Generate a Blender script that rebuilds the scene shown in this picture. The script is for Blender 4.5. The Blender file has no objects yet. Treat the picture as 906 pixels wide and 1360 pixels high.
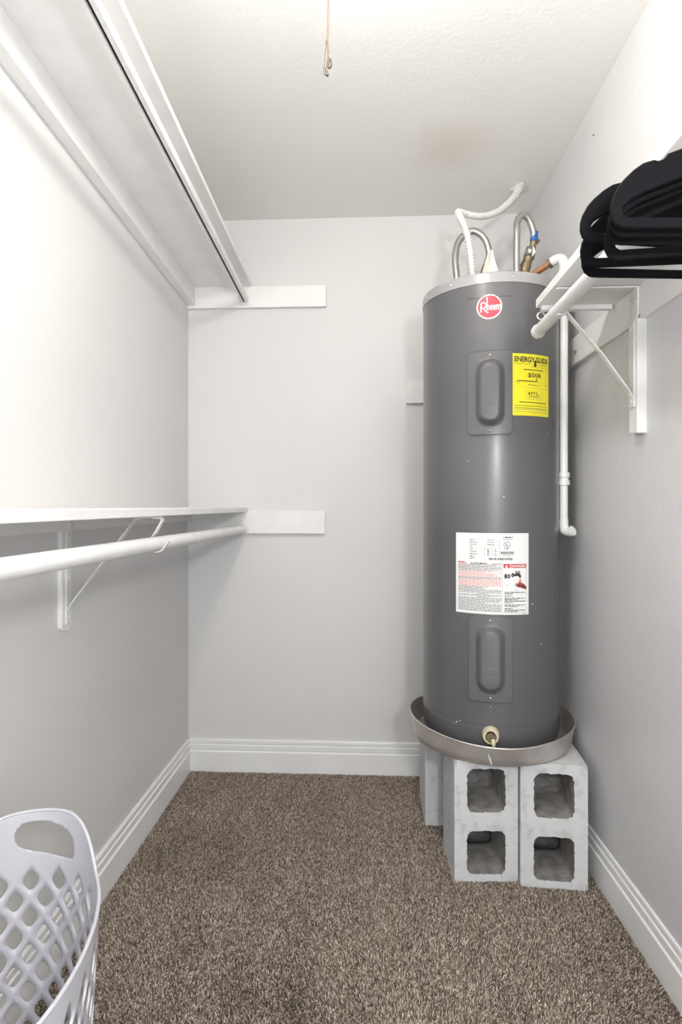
import bpy, bmesh, math, random
import numpy as np
from mathutils import Vector, Matrix, noise

random.seed(7)
rng = np.random.default_rng(11)
S = bpy.context.scene
C = S.collection
R = math.radians
PI = math.pi

# ------------------------------------------------------------------ camera
cam = bpy.data.cameras.new('camera')
cam.sensor_fit = 'HORIZONTAL'
cam.sensor_width = 36.0
cam.lens = 36.0 * 766.0 / 906.0
cam.shift_y = -8.0 / 906.0
cam.clip_start = 0.02
camo = bpy.data.objects.new('camera', cam)
camo.location = (0, 0, 1.177)
camo.rotation_euler = (R(90), 0, R(2.77))
C.objects.link(camo)
S.camera = camo

# ------------------------------------------------------------------ world, lights, exposure
w = bpy.data.worlds.new('world'); S.world = w; w.use_nodes = True
w.node_tree.nodes['Background'].inputs[0].default_value = (0.93, 0.96, 1.0, 1)
w.node_tree.nodes['Background'].inputs[1].default_value = 0.5
S.view_settings.view_transform = 'Standard'
S.view_settings.look = 'None'
S.view_settings.gamma = 1.0
S.view_settings.use_curve_mapping = False
S.view_settings.exposure = 0.50
BULB = 92.0

def area(name, loc, target, sx, sy, power, col=(1, 1, 1)):
    l = bpy.data.lights.new(name, 'AREA'); l.shape = 'RECTANGLE'; l.size = sx; l.size_y = sy
    l.energy = power; l.color = col
    o = bpy.data.objects.new(name, l); o.location = loc
    o.rotation_euler = (Vector(target) - Vector(loc)).to_track_quat('-Z', 'Y').to_euler()
    C.objects.link(o); return o
area('doorway_daylight', (0.1, -0.93, 0.85), (0.1, 1, 0.95), 0.85, 1.55, 9.0, (0.92, 0.96, 1.0))
fl = bpy.data.lights.new('photographer_flash', 'POINT'); fl.energy = 40.0; fl.shadow_soft_size = 0.09; fl.color = (1.0, 0.99, 0.98)
flo = bpy.data.objects.new('photographer_flash', fl); flo.location = (0.36, -0.45, 1.56); C.objects.link(flo)

# ------------------------------------------------------------------ materials
def nodes(name):
    m = bpy.data.materials.new(name); m.use_nodes = True
    nt = m.node_tree
    return m, nt, nt.nodes['Principled BSDF']

def mat(name, col, rough=0.5, metal=0.0, var=0.0, vscale=8.0, bump=0.0, bscale=60.0, bdist=0.002, coat=0.0,
        col2=None, thr=(0.45, 0.65), detail=4.0):
    m, nt, p = nodes(name)
    p.inputs['Base Color'].default_value = (*col, 1)
    p.inputs['Roughness'].default_value = rough
    p.inputs['Metallic'].default_value = metal
    if coat: p.inputs['Coat Weight'].default_value = coat; p.inputs['Coat Roughness'].default_value = 0.24
    tc = nt.nodes.new('ShaderNodeTexCoord')
    if col2 or var:
        n = nt.nodes.new('ShaderNodeTexNoise'); n.inputs['Scale'].default_value = vscale; n.inputs['Detail'].default_value = detail
        nt.links.new(tc.outputs['Object'], n.inputs['Vector'])
        r = nt.nodes.new('ShaderNodeValToRGB')
        c2 = col2 if col2 else tuple(c * (1 - var) for c in col)
        r.color_ramp.elements[0].position = thr[0]; r.color_ramp.elements[0].color = (*col, 1)
        r.color_ramp.elements[1].position = thr[1]; r.color_ramp.elements[1].color = (*c2, 1)
        nt.links.new(n.outputs['Fac'], r.inputs['Fac'])
        nt.links.new(r.outputs['Color'], p.inputs['Base Color'])
    if bump:
        n2 = nt.nodes.new('ShaderNodeTexNoise'); n2.inputs['Scale'].default_value = bscale; n2.inputs['Detail'].default_value = 5.0
        nt.links.new(tc.outputs['Object'], n2.inputs['Vector'])
        b = nt.nodes.new('ShaderNodeBump'); b.inputs['Strength'].default_value = bump; b.inputs['Distance'].default_value = bdist
        nt.links.new(n2.outputs['Fac'], b.inputs['Height'])
        nt.links.new(b.outputs['Normal'], p.inputs['Normal'])
    return m

M = {}
M['wall'] = mat('wall_paint', (0.705, 0.699, 0.694), 0.6, var=0.04, vscale=1.3, bump=0.14, bscale=42, bdist=0.004)
M['wall_rough'] = mat('wall_paint_rough', (0.675, 0.675, 0.680), 0.45, var=0.05, vscale=2.2, bump=0.4, bscale=45, bdist=0.004)
M['trim'] = mat('trim_paint', (0.86, 0.86, 0.86), 0.32, var=0.04, vscale=5, bump=0.05, bscale=90)
M['board'] = mat('painted_board', (0.83, 0.825, 0.815), 0.42, var=0.05, vscale=9, bump=0.2, bscale=30, bdist=0.002)
M['rod'] = mat('painted_rod', (0.82, 0.82, 0.815), 0.4, var=0.06, vscale=14, bump=0.3, bscale=40, bdist=0.002)
M['metal_white'] = mat('white_enamel', (0.78, 0.775, 0.76), 0.35, var=0.08, vscale=30, bump=0.1, bscale=80)
M['dark'] = mat('dark_slot', (0.012, 0.012, 0.012), 0.7)
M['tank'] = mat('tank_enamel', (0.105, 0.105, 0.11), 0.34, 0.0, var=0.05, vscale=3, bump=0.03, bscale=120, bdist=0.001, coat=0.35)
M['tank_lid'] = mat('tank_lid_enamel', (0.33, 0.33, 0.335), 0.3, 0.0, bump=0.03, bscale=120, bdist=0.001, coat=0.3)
M['panel'] = mat('panel_enamel', (0.115, 0.115, 0.12), 0.38, 0.0, coat=0.25)
M['screw'] = mat('screw_zinc', (0.75, 0.74, 0.72), 0.25, 1.0)
M['steel'] = mat('braided_steel', (0.47, 0.45, 0.42), 0.33, 0.9, bump=0.7, bscale=420, bdist=0.001)
M['conduit'] = mat('white_conduit', (0.72, 0.71, 0.68), 0.4)
M['copper'] = mat('copper_pipe', (0.72, 0.36, 0.20), 0.3, 0.85, var=0.3, vscale=25)
M['brass'] = mat('dull_brass', (0.30, 0.24, 0.15), 0.45, 0.7, var=0.4, vscale=30)
M['pvc'] = mat('pvc_plastic', (0.80, 0.80, 0.78), 0.35)
M['ivory'] = mat('ivory_plastic', (0.66, 0.60, 0.42), 0.45)
M['blue'] = mat('blue_tape', (0.02, 0.13, 0.45), 0.5)
M['paper'] = mat('white_paper', (0.82, 0.82, 0.81), 0.5)
M['tag'] = mat('cream_tag', (0.75, 0.71, 0.60), 0.6)
M['ink'] = mat('black_ink', (0.03, 0.03, 0.03), 0.5)
M['ink_grey'] = mat('grey_ink', (0.20, 0.20, 0.20), 0.5)
M['ink_red'] = mat('red_ink', (0.62, 0.05, 0.05), 0.5)
M['ink_pink'] = mat('light_red_ink', (0.75, 0.30, 0.27), 0.5)
M['ink_skin'] = mat('dark_red_ink', (0.20, 0.03, 0.03), 0.5)
M['yellow'] = mat('yellow_paper', (0.86, 0.76, 0.03), 0.45)
M['logo_red'] = mat('logo_red', (0.66, 0.05, 0.075), 0.35)
M['pan'] = mat('aluminium_pan', (0.68, 0.645, 0.62), 0.40, 0.7, col2=(0.52, 0.48, 0.455), vscale=7, thr=(0.42, 0.68), bump=0.12, bscale=25)
M['velvet'] = mat('black_velvet', (0.0045, 0.0045, 0.006), 0.8, bump=0.2, bscale=500, bdist=0.0006)
M['velvet'].node_tree.nodes['Principled BSDF'].inputs['Specular IOR Level'].default_value = 0.12
M['chrome'] = mat('chrome', (0.7, 0.7, 0.7), 0.15, 1.0)
M['basket'] = mat('basket_plastic', (0.55, 0.55, 0.595), 0.42)
M['cord'] = mat('cotton_cord', (0.11, 0.085, 0.068), 0.85, var=0.3, vscale=120)
M['cord_dark'] = mat('cord_tip', (0.10, 0.09, 0.07), 0.7)
M['porcelain'] = mat('porcelain', (0.8, 0.8, 0.79), 0.25)
M['nail'] = mat('nail_dark', (0.03, 0.025, 0.02), 0.6)
M['woodchip'] = mat('bare_wood', (0.42, 0.30, 0.17), 0.7)
M['floor_base'] = mat('carpet_backing', (0.10, 0.078, 0.062), 0.95, col2=(0.19, 0.15, 0.125), vscale=180, thr=(0.4, 0.6), bump=0.6, bscale=260, bdist=0.004)

# concrete block: white paint, rough and pitted
def mat_block():
    m, nt, p = nodes('painted_concrete')
    tc = nt.nodes.new('ShaderNodeTexCoord')
    n = nt.nodes.new('ShaderNodeTexNoise'); n.inputs['Scale'].default_value = 26; n.inputs['Detail'].default_value = 8
    r = nt.nodes.new('ShaderNodeValToRGB')
    r.color_ramp.elements[0].position = 0.30; r.color_ramp.elements[0].color = (0.50, 0.50, 0.49, 1)
    r.color_ramp.elements[1].position = 0.48; r.color_ramp.elements[1].color = (0.63, 0.64, 0.65, 1)
    n2 = nt.nodes.new('ShaderNodeTexNoise'); n2.inputs['Scale'].default_value = 150; n2.inputs['Detail'].default_value = 6
    b = nt.nodes.new('ShaderNodeBump'); b.inputs['Strength'].default_value = 0.55; b.inputs['Distance'].default_value = 0.004
    for q in (n, n2): nt.links.new(tc.outputs['Object'], q.inputs['Vector'])
    nt.links.new(n.outputs['Fac'], r.inputs['Fac']); nt.links.new(r.outputs['Color'], p.inputs['Base Color'])
    nt.links.new(n2.outputs['Fac'], b.inputs['Height']); nt.links.new(b.outputs['Normal'], p.inputs['Normal'])
    p.inputs['Roughness'].default_value = 0.8
    return m
M['block'] = mat_block()
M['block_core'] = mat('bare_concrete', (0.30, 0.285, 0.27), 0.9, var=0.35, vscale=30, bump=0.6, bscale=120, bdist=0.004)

# ceiling: off white paint with one old brown water stain
def mat_ceiling():
    m, nt, p = nodes('ceiling_paint')
    tc = nt.nodes.new('ShaderNodeTexCoord')
    vm = nt.nodes.new('ShaderNodeVectorMath'); vm.operation = 'DISTANCE'
    vm.inputs[1].default_value = (0.29, 2.05, 2.44)
    nt.links.new(tc.outputs['Object'], vm.inputs[0])
    n = nt.nodes.new('ShaderNodeTexNoise'); n.inputs['Scale'].default_value = 9
    nt.links.new(tc.outputs['Object'], n.inputs['Vector'])
    a = nt.nodes.new('ShaderNodeMath'); a.operation = 'MULTIPLY_ADD'; a.inputs[1].default_value = 0.12
    nt.links.new(n.outputs['Fac'], a.inputs[0]); nt.links.new(vm.outputs['Value'], a.inputs[2])
    mr = nt.nodes.new('ShaderNodeMapRange'); mr.inputs[1].default_value = 0.04; mr.inputs[2].default_value = 0.28
    mr.inputs[3].default_value = 0.6; mr.inputs[4].default_value = 0.0; mr.interpolation_type = 'SMOOTHSTEP'
    nt.links.new(a.outputs[0], mr.inputs[0])
    mx = nt.nodes.new('ShaderNodeMix'); mx.data_type = 'RGBA'
    mx.inputs[6].default_value = (0.87, 0.865, 0.84, 1); mx.inputs[7].default_value = (0.72, 0.63, 0.54, 1)
    nt.links.new(mr.outputs[0], mx.inputs[0]); nt.links.new(mx.outputs[2], p.inputs['Base Color'])
    n2 = nt.nodes.new('ShaderNodeTexNoise'); n2.inputs['Scale'].default_value = 75; n2.inputs['Detail'].default_value = 5
    b = nt.nodes.new('ShaderNodeBump'); b.inputs['Strength'].default_value = 0.16; b.inputs['Distance'].default_value = 0.004
    nt.links.new(tc.outputs['Object'], n2.inputs['Vector'])
    nt.links.new(n2.outputs['Fac'], b.inputs['Height']); nt.links.new(b.outputs['Normal'], p.inputs['Normal'])
    p.inputs['Roughness'].default_value = 0.6
    return m
M['ceiling'] = mat_ceiling()

def mat_carpet():
    m, nt, p = nodes('carpet_yarn')
    at = nt.nodes.new('ShaderNodeAttribute'); at.attribute_name = 'yarn'
    nt.links.new(at.outputs['Color'], p.inputs['Base Color'])
    p.inputs['Roughness'].default_value = 0.75
    p.inputs['Specular IOR Level'].default_value = 0.25
    return m
M['carpet'] = mat_carpet()

def mat_emit(name, col, strength):
    m, nt, p = nodes(name)
    p.inputs['Base Color'].default_value = (0.9, 0.9, 0.9, 1)
    p.inputs['Emission Color'].default_value = (*col, 1)
    p.inputs['Emission Strength'].default_value = strength
    return m
M['bulb'] = mat_emit('lit_bulb', (1.0, 0.95, 0.88), BULB)

# ------------------------------------------------------------------ mesh helpers (all in world coordinates)
class MB:
    def __init__(self): self.v = []; self.f = []
    def add(self, vs, fs):
        o = len(self.v); self.v += [tuple(p) for p in vs]; self.f += [tuple(i + o for i in f) for f in fs]; return self
    def hexa(self, p):          # 8 points: bottom ring 0-3, top ring 4-7
        return self.add(p, [(3, 2, 1, 0), (4, 5, 6, 7), (0, 1, 5, 4), (1, 2, 6, 5), (2, 3, 7, 6), (3, 0, 4, 7)])
    def box(self, x0, x1, y0, y1, z0, z1):
        return self.hexa([(x0, y0, z0), (x1, y0, z0), (x1, y1, z0), (x0, y1, z0), (x0, y0, z1), (x1, y0, z1), (x1, y1, z1), (x0, y1, z1)])
    def quad(self, a, b, c, d): return self.add([a, b, c, d], [(0, 1, 2, 3)])
    def grid(self, fn, nu, nv, close_u=False):
        vs = [fn(i / nu, j / nv) for j in range(nv + 1) for i in range(nu + (0 if close_u else 1))]
        n = nu if close_u else nu + 1
        fs = [(j * n + i, j * n + (i + 1) % n, (j + 1) * n + (i + 1) % n, (j + 1) * n + i) for j in range(nv) for i in range(nu)]
        return self.add(vs, fs)
    def tube(self, path, rad, n=16, caps=True, prof=None):
        path = [Vector(p) for p in path]; m = len(path)
        rads = rad if isinstance(rad, (list, tuple)) else [rad] * m
        tang = [(path[min(i + 1, m - 1)] - path[max(i - 1, 0)]).normalized() for i in range(m)]
        t0 = tang[0]; up = Vector((0, 0, 1)) if abs(t0.z) < 0.9 else Vector((1, 0, 0))
        a = t0.cross(up).normalized(); vs = []
        for i in range(m):
            t = tang[i]; a = (a - t * a.dot(t)).normalized(); b = t.cross(a)
            for k in range(n):
                q = 2 * PI * k / n
                vs.append(path[i] + (a * math.cos(q) + b * math.sin(q)) * rads[i])
        fs = [(i * n + k, i * n + (k + 1) % n, (i + 1) * n + (k + 1) % n, (i + 1) * n + k) for i in range(m - 1) for k in range(n)]
        if caps: fs += [tuple(reversed(range(n))), tuple((m - 1) * n + k for k in range(n))]
        return self.add(vs, fs)
    def lathe(self, cx, cy, prof, n=64, fn=None, caps=False):
        vs = []
        for r, z in prof:
            for k in range(n):
                q = 2 * PI * k / n
                rr, zz = fn(r, z, q) if fn else (r, z)
                vs.append((cx + rr * math.cos(q), cy + rr * math.sin(q), zz))
        m = len(prof)
        fs = [(i * n + k, i * n + (k + 1) % n, (i + 1) * n + (k + 1) % n, (i + 1) * n + k) for i in range(m - 1) for k in range(n)]
        if caps: fs += [tuple(reversed(range(n))), tuple((m - 1) * n + k for k in range(n))]
        return self.add(vs, fs)
    def extrude(self, poly, d):       # poly: 3D points in order, d: vector
        n = len(poly); d = Vector(d)
        vs = [Vector(p) for p in poly] + [Vector(p) + d for p in poly]
        fs = [tuple(reversed(range(n))), tuple(range(n, 2 * n))] + [(i, (i + 1) % n, n + (i + 1) % n, n + i) for i in range(n)]
        return self.add(vs, fs)

def rootloc(o):
    l = Vector((0, 0, 0))
    while o is not None: l += o.location; o = o.parent
    return l

def obj(name, mb, m, parent=None, smooth=False, bevel=0.0, segs=2, recalc=True, local=False, angle=None):
    me = bpy.data.meshes.new(name)
    off = Vector((0, 0, 0)) if (parent is None or local) else rootloc(parent)
    me.from_pydata([tuple(Vector(p) - off) for p in mb.v], [], mb.f)
    bm = bmesh.new(); bm.from_mesh(me)
    bmesh.ops.remove_doubles(bm, verts=bm.verts, dist=1e-6)
    if recalc: bmesh.ops.recalc_face_normals(bm, faces=bm.faces)
    if bevel:
        es = [e for e in bm.edges if len(e.link_faces) == 2 and e.calc_face_angle(0) > 0.5]
        bmesh.ops.bevel(bm, geom=es, offset=bevel, segments=segs, affect='EDGES', profile=0.6, clamp_overlap=True)
    for f in bm.faces: f.smooth = smooth
    if smooth and angle:
        for e in bm.edges:
            if len(e.link_faces) == 2 and e.calc_face_angle(0) > angle: e.smooth = False
    bm.to_mesh(me); bm.free()
    me.materials.append(M[m])
    o = bpy.data.objects.new(name, me); C.objects.link(o)
    if parent is not None: o.parent = parent
    return o

def tag(o, label, cat, group=None):
    o['label'] = label; o['category'] = cat
    if group: o['group'] = group
    return o
def thing(name, loc, label, cat, group=None):
    o = bpy.data.objects.new(name, None); o.location = loc; o.empty_display_size = 0.1
    C.objects.link(o); return tag(o, label, cat, group)
def struct(name, mb, m, **k):
    o = obj(name, mb, m, **k); o['kind'] = 'structure'; return o
def smoothpath(pts, n=8):
    P = [Vector(p) for p in pts]; P = [P[0] * 2 - P[1]] + P + [P[-1] * 2 - P[-2]]; out = []
    for i in range(1, len(P) - 2):
        a, b, c, d = P[i - 1:i + 3]
        for k in range(n):
            t = k / n
            out.append(0.5 * ((2 * b) + (c - a) * t + (2 * a - 5 * b + 4 * c - d) * t * t + (3 * b - a - 3 * c + d) * t ** 3))
    out.append(P[-2]); return out
def sstep(a, b, x):
    t = min(1, max(0, (x - a) / (b - a))); return t * t * (3 - 2 * t)

# ------------------------------------------------------------------ the room
XL, YB, YF, ZC = -0.801, 2.525, -0.90, 2.44
def XR(y, z): return 0.70 + 0.0283 * (YB - y) * (1 - z / ZC)     # the right wall leans out a little at its foot

T = 0.08
struct('floor', MB().box(XL - T, 0.95, YF - T, YB + T, -0.06, 0.0), 'floor_base')
struct('ceiling', MB().box(XL - T, 0.95, YF - T, YB + T, ZC, ZC + 0.06), 'ceiling')
struct('wall_left', MB().box(XL - T, XL, YF - T, YB + T, 0, ZC), 'wall')
struct('wall_back', MB().box(XL, XR(YB, 0) + 0.15, YB, YB + T, 0, ZC), 'wall')
def rw(u, v):
    y = YF + (YB - YF) * u; z = ZC * v
    return (XR(y, z), y, z)
b = MB().hexa([(XR(YF, 0), YF, 0), (XR(YF, 0) + T, YF, 0), (XR(YB, 0) + T, YB, 0), (XR(YB, 0), YB, 0),
               (XR(YF, ZC), YF, ZC), (XR(YF, ZC) + T, YF, ZC), (XR(YB, ZC) + T, YB, ZC), (XR(YB, ZC), YB, ZC)])
struct('wall_right', b, 'wall_rough')
b = MB().box(XL, -0.36, YF - T, YF, 0, ZC); b.box(0.56, 0.95, YF - T, YF, 0, ZC); b.box(-0.36, 0.56, YF - T, YF, 2.03, ZC)
struct('wall_front', b, 'wall')

BP = [(0, 0.147), (0.007, 0.147), (0.0095, 0.143), (0.0095, 0.130), (0.0072, 0.127), (0.0072, 0.1245), (0.0118, 0.122), (0.0118, 0.104),
      (0.0092, 0.101), (0.0092, 0.0985), (0.0150, 0.094), (0.0150, 0.0), (0, 0)]
def base_run(fn, n=1):
    mb = MB(); m = len(BP); vs = []
    for i in range(n + 1):
        for d, z in BP: vs.append(fn(i / n, d, z))
    fs = [(i * m + k, i * m + (k + 1) % m, (i + 1) * m + (k + 1) % m, (i + 1) * m + k) for i in range(n) for k in range(m)]
    fs += [tuple(range(m)), tuple(n * m + k for k in reversed(range(m)))]
    return mb.add(vs, fs)
struct('baseboard_left', base_run(lambda t, d, z: (XL + d, YF + (YB - YF) * t, z)), 'trim')
struct('baseboard_back', base_run(lambda t, d, z: (XL + (XR(YB, 0) - XL) * t, YB - d, z)), 'trim')
struct('baseboard_right', base_run(lambda t, d, z: (XR(YF + (YB - YF) * t, z) - d, YF + (YB - YF) * t, z)), 'trim')

# carpet pile
def carpet():
    x0, x1, y0, y1 = XL + 0.015, 0.745, 0.62, YB - 0.014
    sp = 0.0030
    nx = int((x1 - x0) / sp); ny = int((y1 - y0) / sp)
    gx, gy = np.meshgrid(np.arange(nx), np.arange(ny))
    px = x0 + (gx.ravel() + 0.5 + rng.uniform(-0.6, 0.6, nx * ny)) * sp
    py = y0 + (gy.ravel() + 0.5 + rng.uniform(-0.6, 0.6, nx * ny)) * sp
    keep = px < 0.70 + 0.0283 * (YB - py) - 0.014
    keep &= (px > x0 - 0.001) & (py < y1 + 0.001)
    px, py = px[keep], py[keep]; N = len(px)
    def field(scale, seed):      # smooth value noise
        r2 = np.random.default_rng(seed); g = r2.normal(size=(64, 64))
        u = (px + 2) / scale; v = (py + 2) / scale
        i = np.floor(u).astype(int); j = np.floor(v).astype(int); a = u - i; b_ = v - j
        a = a * a * (3 - 2 * a); b_ = b_ * b_ * (3 - 2 * b_)
        G = lambda ii, jj: g[ii % 64, jj % 64]
        return (G(i, j) * (1 - a) + G(i + 1, j) * a) * (1 - b_) + (G(i, j + 1) * (1 - a) + G(i + 1, j + 1) * a) * b_
    big = field(0.30, 1) + 0.6 * field(0.13, 2); fine = field(0.02, 3)
    streak = np.sin(px * 41 + field(0.3, 5) * 1.5)
    h = 0.0085 + 0.0022 * rng.random(N) + 0.0006 * fine
    ly = 0.0018 * big + 0.0012 * streak + rng.normal(0, 0.0022, N)      # pile laid by the vacuum cleaner
    lx = 0.0015 * field(0.22, 4) + rng.normal(0, 0.0024, N)
    wd = rng.uniform(0.0012, 0.0019, N); q = rng.uniform(0, 2 * PI, N)
    V = np.zeros((N, 7, 3))
    for k in range(3):
        V[:, k, 0] = px + wd * np.cos(q + k * 2.094); V[:, k, 1] = py + wd * np.sin(q + k * 2.094); V[:, k, 2] = 0.0
        V[:, 3 + k, 0] = px + 0.55 * lx + 0.95 * wd * np.cos(q + k * 2.094 + 0.7); V[:, 3 + k, 1] = py + 0.55 * ly + 0.95 * wd * np.sin(q + k * 2.094 + 0.7); V[:, 3 + k, 2] = 0.62 * h
    V[:, 6, 0] = px + lx; V[:, 6, 1] = py + ly; V[:, 6, 2] = h
    tri = np.array([(0, 1, 4), (0, 4, 3), (1, 2, 5), (1, 5, 4), (2, 0, 3), (2, 3, 5), (3, 4, 6), (4, 5, 6), (5, 3, 6)])
    tri = tri[6:] if False else tri
    F = (np.arange(N)[:, None, None] * 7 + tri[None]).reshape(-1, 3)
    me = bpy.data.meshes.new('carpet_pile')
    me.vertices.add(N * 7); me.vertices.foreach_set('co', V.ravel().astype(np.float32))
    nf = len(F); me.loops.add(nf * 3); me.polygons.add(nf)
    me.loops.foreach_set('vertex_index', F.ravel().astype(np.int32))
    me.polygons.foreach_set('loop_start', (np.arange(nf) * 3).astype(np.int32))
    me.polygons.foreach_set('use_smooth', np.ones(nf, bool))
    me.update(calc_edges=True)
    pal = np.array([(0.125, 0.096, 0.075), (0.29, 0.23, 0.185), (0.47, 0.395, 0.33), (0.74, 0.66, 0.575)])
    idx = rng.choice(4, N, p=(0.27, 0.33, 0.25, 0.15))
    col = pal[idx] * rng.uniform(0.8, 1.2, (N, 1)) * (1.03 + 0.05 * np.clip(big, -1.6, 1.6) + 0.03 * streak)[:, None]
    col4 = np.ones((N, 7, 4), np.float32); col4[:, :, :3] = col[:, None, :]
    at = me.attributes.new('yarn', 'FLOAT_COLOR', 'POINT'); at.data.foreach_set('color', col4.ravel())
    me.materials.append(M['carpet'])
    o = bpy.data.objects.new('carpet_pile', me); C.objects.link(o)
    tag(o, 'flecked brown cut-pile carpet covering the closet floor', 'carpet'); o['kind'] = 'stuff'
carpet()

# ------------------------------------------------------------------ ceiling lamp and pull cord (lamp just above the frame)
LX, LY = 0.0, 1.0
t = thing('ceiling_lamp', (LX, LY, ZC), 'round opal globe lamp on a white holder on the ceiling', 'lamp')
obj('lampholder', MB().lathe(LX, LY, [(0.0, ZC + 0.002), (0.060, ZC + 0.002), (0.060, ZC - 0.014), (0.050, ZC - 0.026), (0.042, ZC - 0.032), (0.0, ZC - 0.032)], 40), 'porcelain', t, smooth=True, angle=0.6)
GR = 0.065; gz = ZC - 0.022 - GR
obj('globe', MB().lathe(LX, LY, [(max(0.0005, GR * math.sin(R(a))), gz + GR * math.cos(R(a))) for a in [32 + 148 * i / 18 for i in range(19)]], 36), 'bulb', t, smooth=True)

cy = 1.25
t = thing('pull_cord', (-0.087, cy, 2.115), 'knotted beige pull cord dangling from the ceiling', 'cord')
obj('string', MB().tube(smoothpath([(-0.087, cy, ZC), (-0.087, cy, 2.40), (-0.087, cy, 2.36), (-0.087, cy, 2.27), (-0.0885, cy, 2.22), (-0.0895, cy, 2.185), (-0.088, cy, 2.165), (-0.0875, cy, 2.150)], 6), 0.0020, 8), 'cord', t, smooth=True)
obj('string', MB().tube(smoothpath([(-0.0875, cy, 2.27), (-0.089, cy - .002, 2.21), (-0.094, cy - .002, 2.17), (-0.096, cy, 2.14), (-0.0985, cy, 2.125), (-0.0955, cy, 2.114), (-0.092, cy, 2.117)], 6), 0.0012, 6), 'cord', t, smooth=True)
kn = MB().tube(smoothpath([(-0.0875, cy, 2.152), (-0.083, cy - .002, 2.146), (-0.0815, cy, 2.136), (-0.086, cy + .002, 2.130), (-0.0895, cy, 2.138), (-0.086, cy - .003, 2.146), (-0.090, cy, 2.134), (-0.0935, cy, 2.126)], 6), 0.0024, 8)
kn.tube([(-0.0935, cy, 2.128), (-0.092, cy, 2.122), (-0.0905, cy, 2.115)], [0.0022, 0.0033, 0.0036], 10)
obj('knot', kn, 'cord', t, smooth=True)
obj('ceiling_eyelet', MB().lathe(-0.087, cy, [(0.0, ZC + 0.001), (0.009, ZC + 0.001), (0.008, ZC - 0.004), (0.003, ZC - 0.006), (0.0, ZC - 0.006)], 20), 'porcelain', t, smooth=True, angle=0.7)
obj('tip', MB().tube([(-0.0905, cy, 2.1155), (-0.0902, cy, 2.1125), (-0.090, cy, 2.1105)], [0.0038, 0.0036, 0.002], 10), 'cord_dark', t, smooth=True)

# ------------------------------------------------------------------ shelving on the left
def board(name, pts8, label, cat, group=None, bev=0.0018, m='board'):
    return tag(obj(name, MB().hexa(pts8), m, bevel=bev), label, cat, group)
def bx8(x0, x1, y0, y1, z0, z1):
    return [(x0, y0, z0), (x1, y0, z0), (x1, y1, z0), (x0, y1, z0), (x0, y0, z1), (x1, y0, z1), (x1, y1, z1), (x0, y1, z1)]
SL = 0.060      # the upper shelf climbs a little towards the door
def zs(y, z): return z + SL * (YB - y)
Y0 = 0.10
def slant(x0, x1, z0, z1, y0=Y0, y1=YB):
    return [(x0, y0, zs(y0, z0)), (x1, y0, zs(y0, z0)), (x1, y1, zs(y1, z0)), (x0, y1, zs(y1, z0)),
            (x0, y0, zs(y0, z1)), (x1, y0, zs(y0, z1)), (x1, y1, zs(y1, z1)), (x0, y1, zs(y1, z1))]
board('closet_shelf', slant(XL, -0.514, 2.138, 2.156), 'long white painted shelf high on the left wall, just under the ceiling', 'shelf')
board('wall_cleat', slant(XL, XL + 0.036, 2.060, 2.138, Y0, YB - 0.02), 'white wooden cleat carrying the high left shelf along its wall', 'cleat')
board('wall_cleat', bx8(XL, -0.187, YB - 0.020, YB, 2.047, 2.140), 'white board on the back wall under the end of the high left shelf', 'cleat')
# slotted metal rail under the upper shelf
t = thing('hanging_rail', (-0.543, 1.3, 2.10), 'slim white metal hanging rail with a dark slot under the high shelf', 'rail')
xa, xb = -0.559, -0.526
g0, g1 = -0.5482, -0.5398
mb = MB()
mb.hexa(slant(xa, g0, 2.064, 2.082, Y0, YB - 0.02)); mb.hexa(slant(g1, xb, 2.064, 2.082, Y0, YB - 0.02)); mb.hexa(slant(xa, xb, 2.080, 2.086, Y0, YB - 0.02))
obj('channel', mb, 'metal_white', t, bevel=0.001, segs=1)
obj('slot', MB().hexa(slant(g0 - 0.001, g1 + 0.001, 2.072, 2.081, Y0, YB - 0.021)), 'dark', t)
obj('end_socket', MB().box(-0.566, -0.519, YB - 0.026, YB - 0.0195, 2.056, 2.090), 'metal_white', t, bevel=0.003)

board('closet_shelf', bx8(XL, -0.532, Y0, YB, 1.151, 1.171), 'long white painted shelf at chest height on the left wall', 'shelf')
board('wall_cleat', bx8(XL, XL + 0.019, Y0, YB - 0.02, 1.112, 1.151), 'slim white cleat under the chest-high left shelf along its wall', 'cleat')
board('wall_cleat', bx8(XL, -0.192, YB - 0.020, YB, 1.056, 1.154), 'white board on the back wall at the end of the chest-high shelf', 'cleat')
t = thing('closet_rod', (-0.55, 1.4, 1.06), 'thick white painted closet rod under the chest-high left shelf', 'rod')
n = 40
obj('pole', MB().tube([(-0.549 - 0.0012 * math.sin(i * .35), Y0 + (YB - 0.02 - Y0) * i / n, 1.086 - 0.012 * i / n) for i in range(n + 1)], 0.0182, 28), 'rod', t, smooth=True, angle=0.8)
obj('socket', MB().tube([(-0.549, YB - 0.032, 1.074), (-0.549, YB - 0.020, 1.074)], 0.0225, 28), 'metal_white', t, smooth=True, angle=0.8)
obj('screw', MB().tube([(-0.560, YB - 0.023, 1.112), (-0.560, YB - 0.0195, 1.112)], 0.003, 12), 'screw', t)

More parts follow.
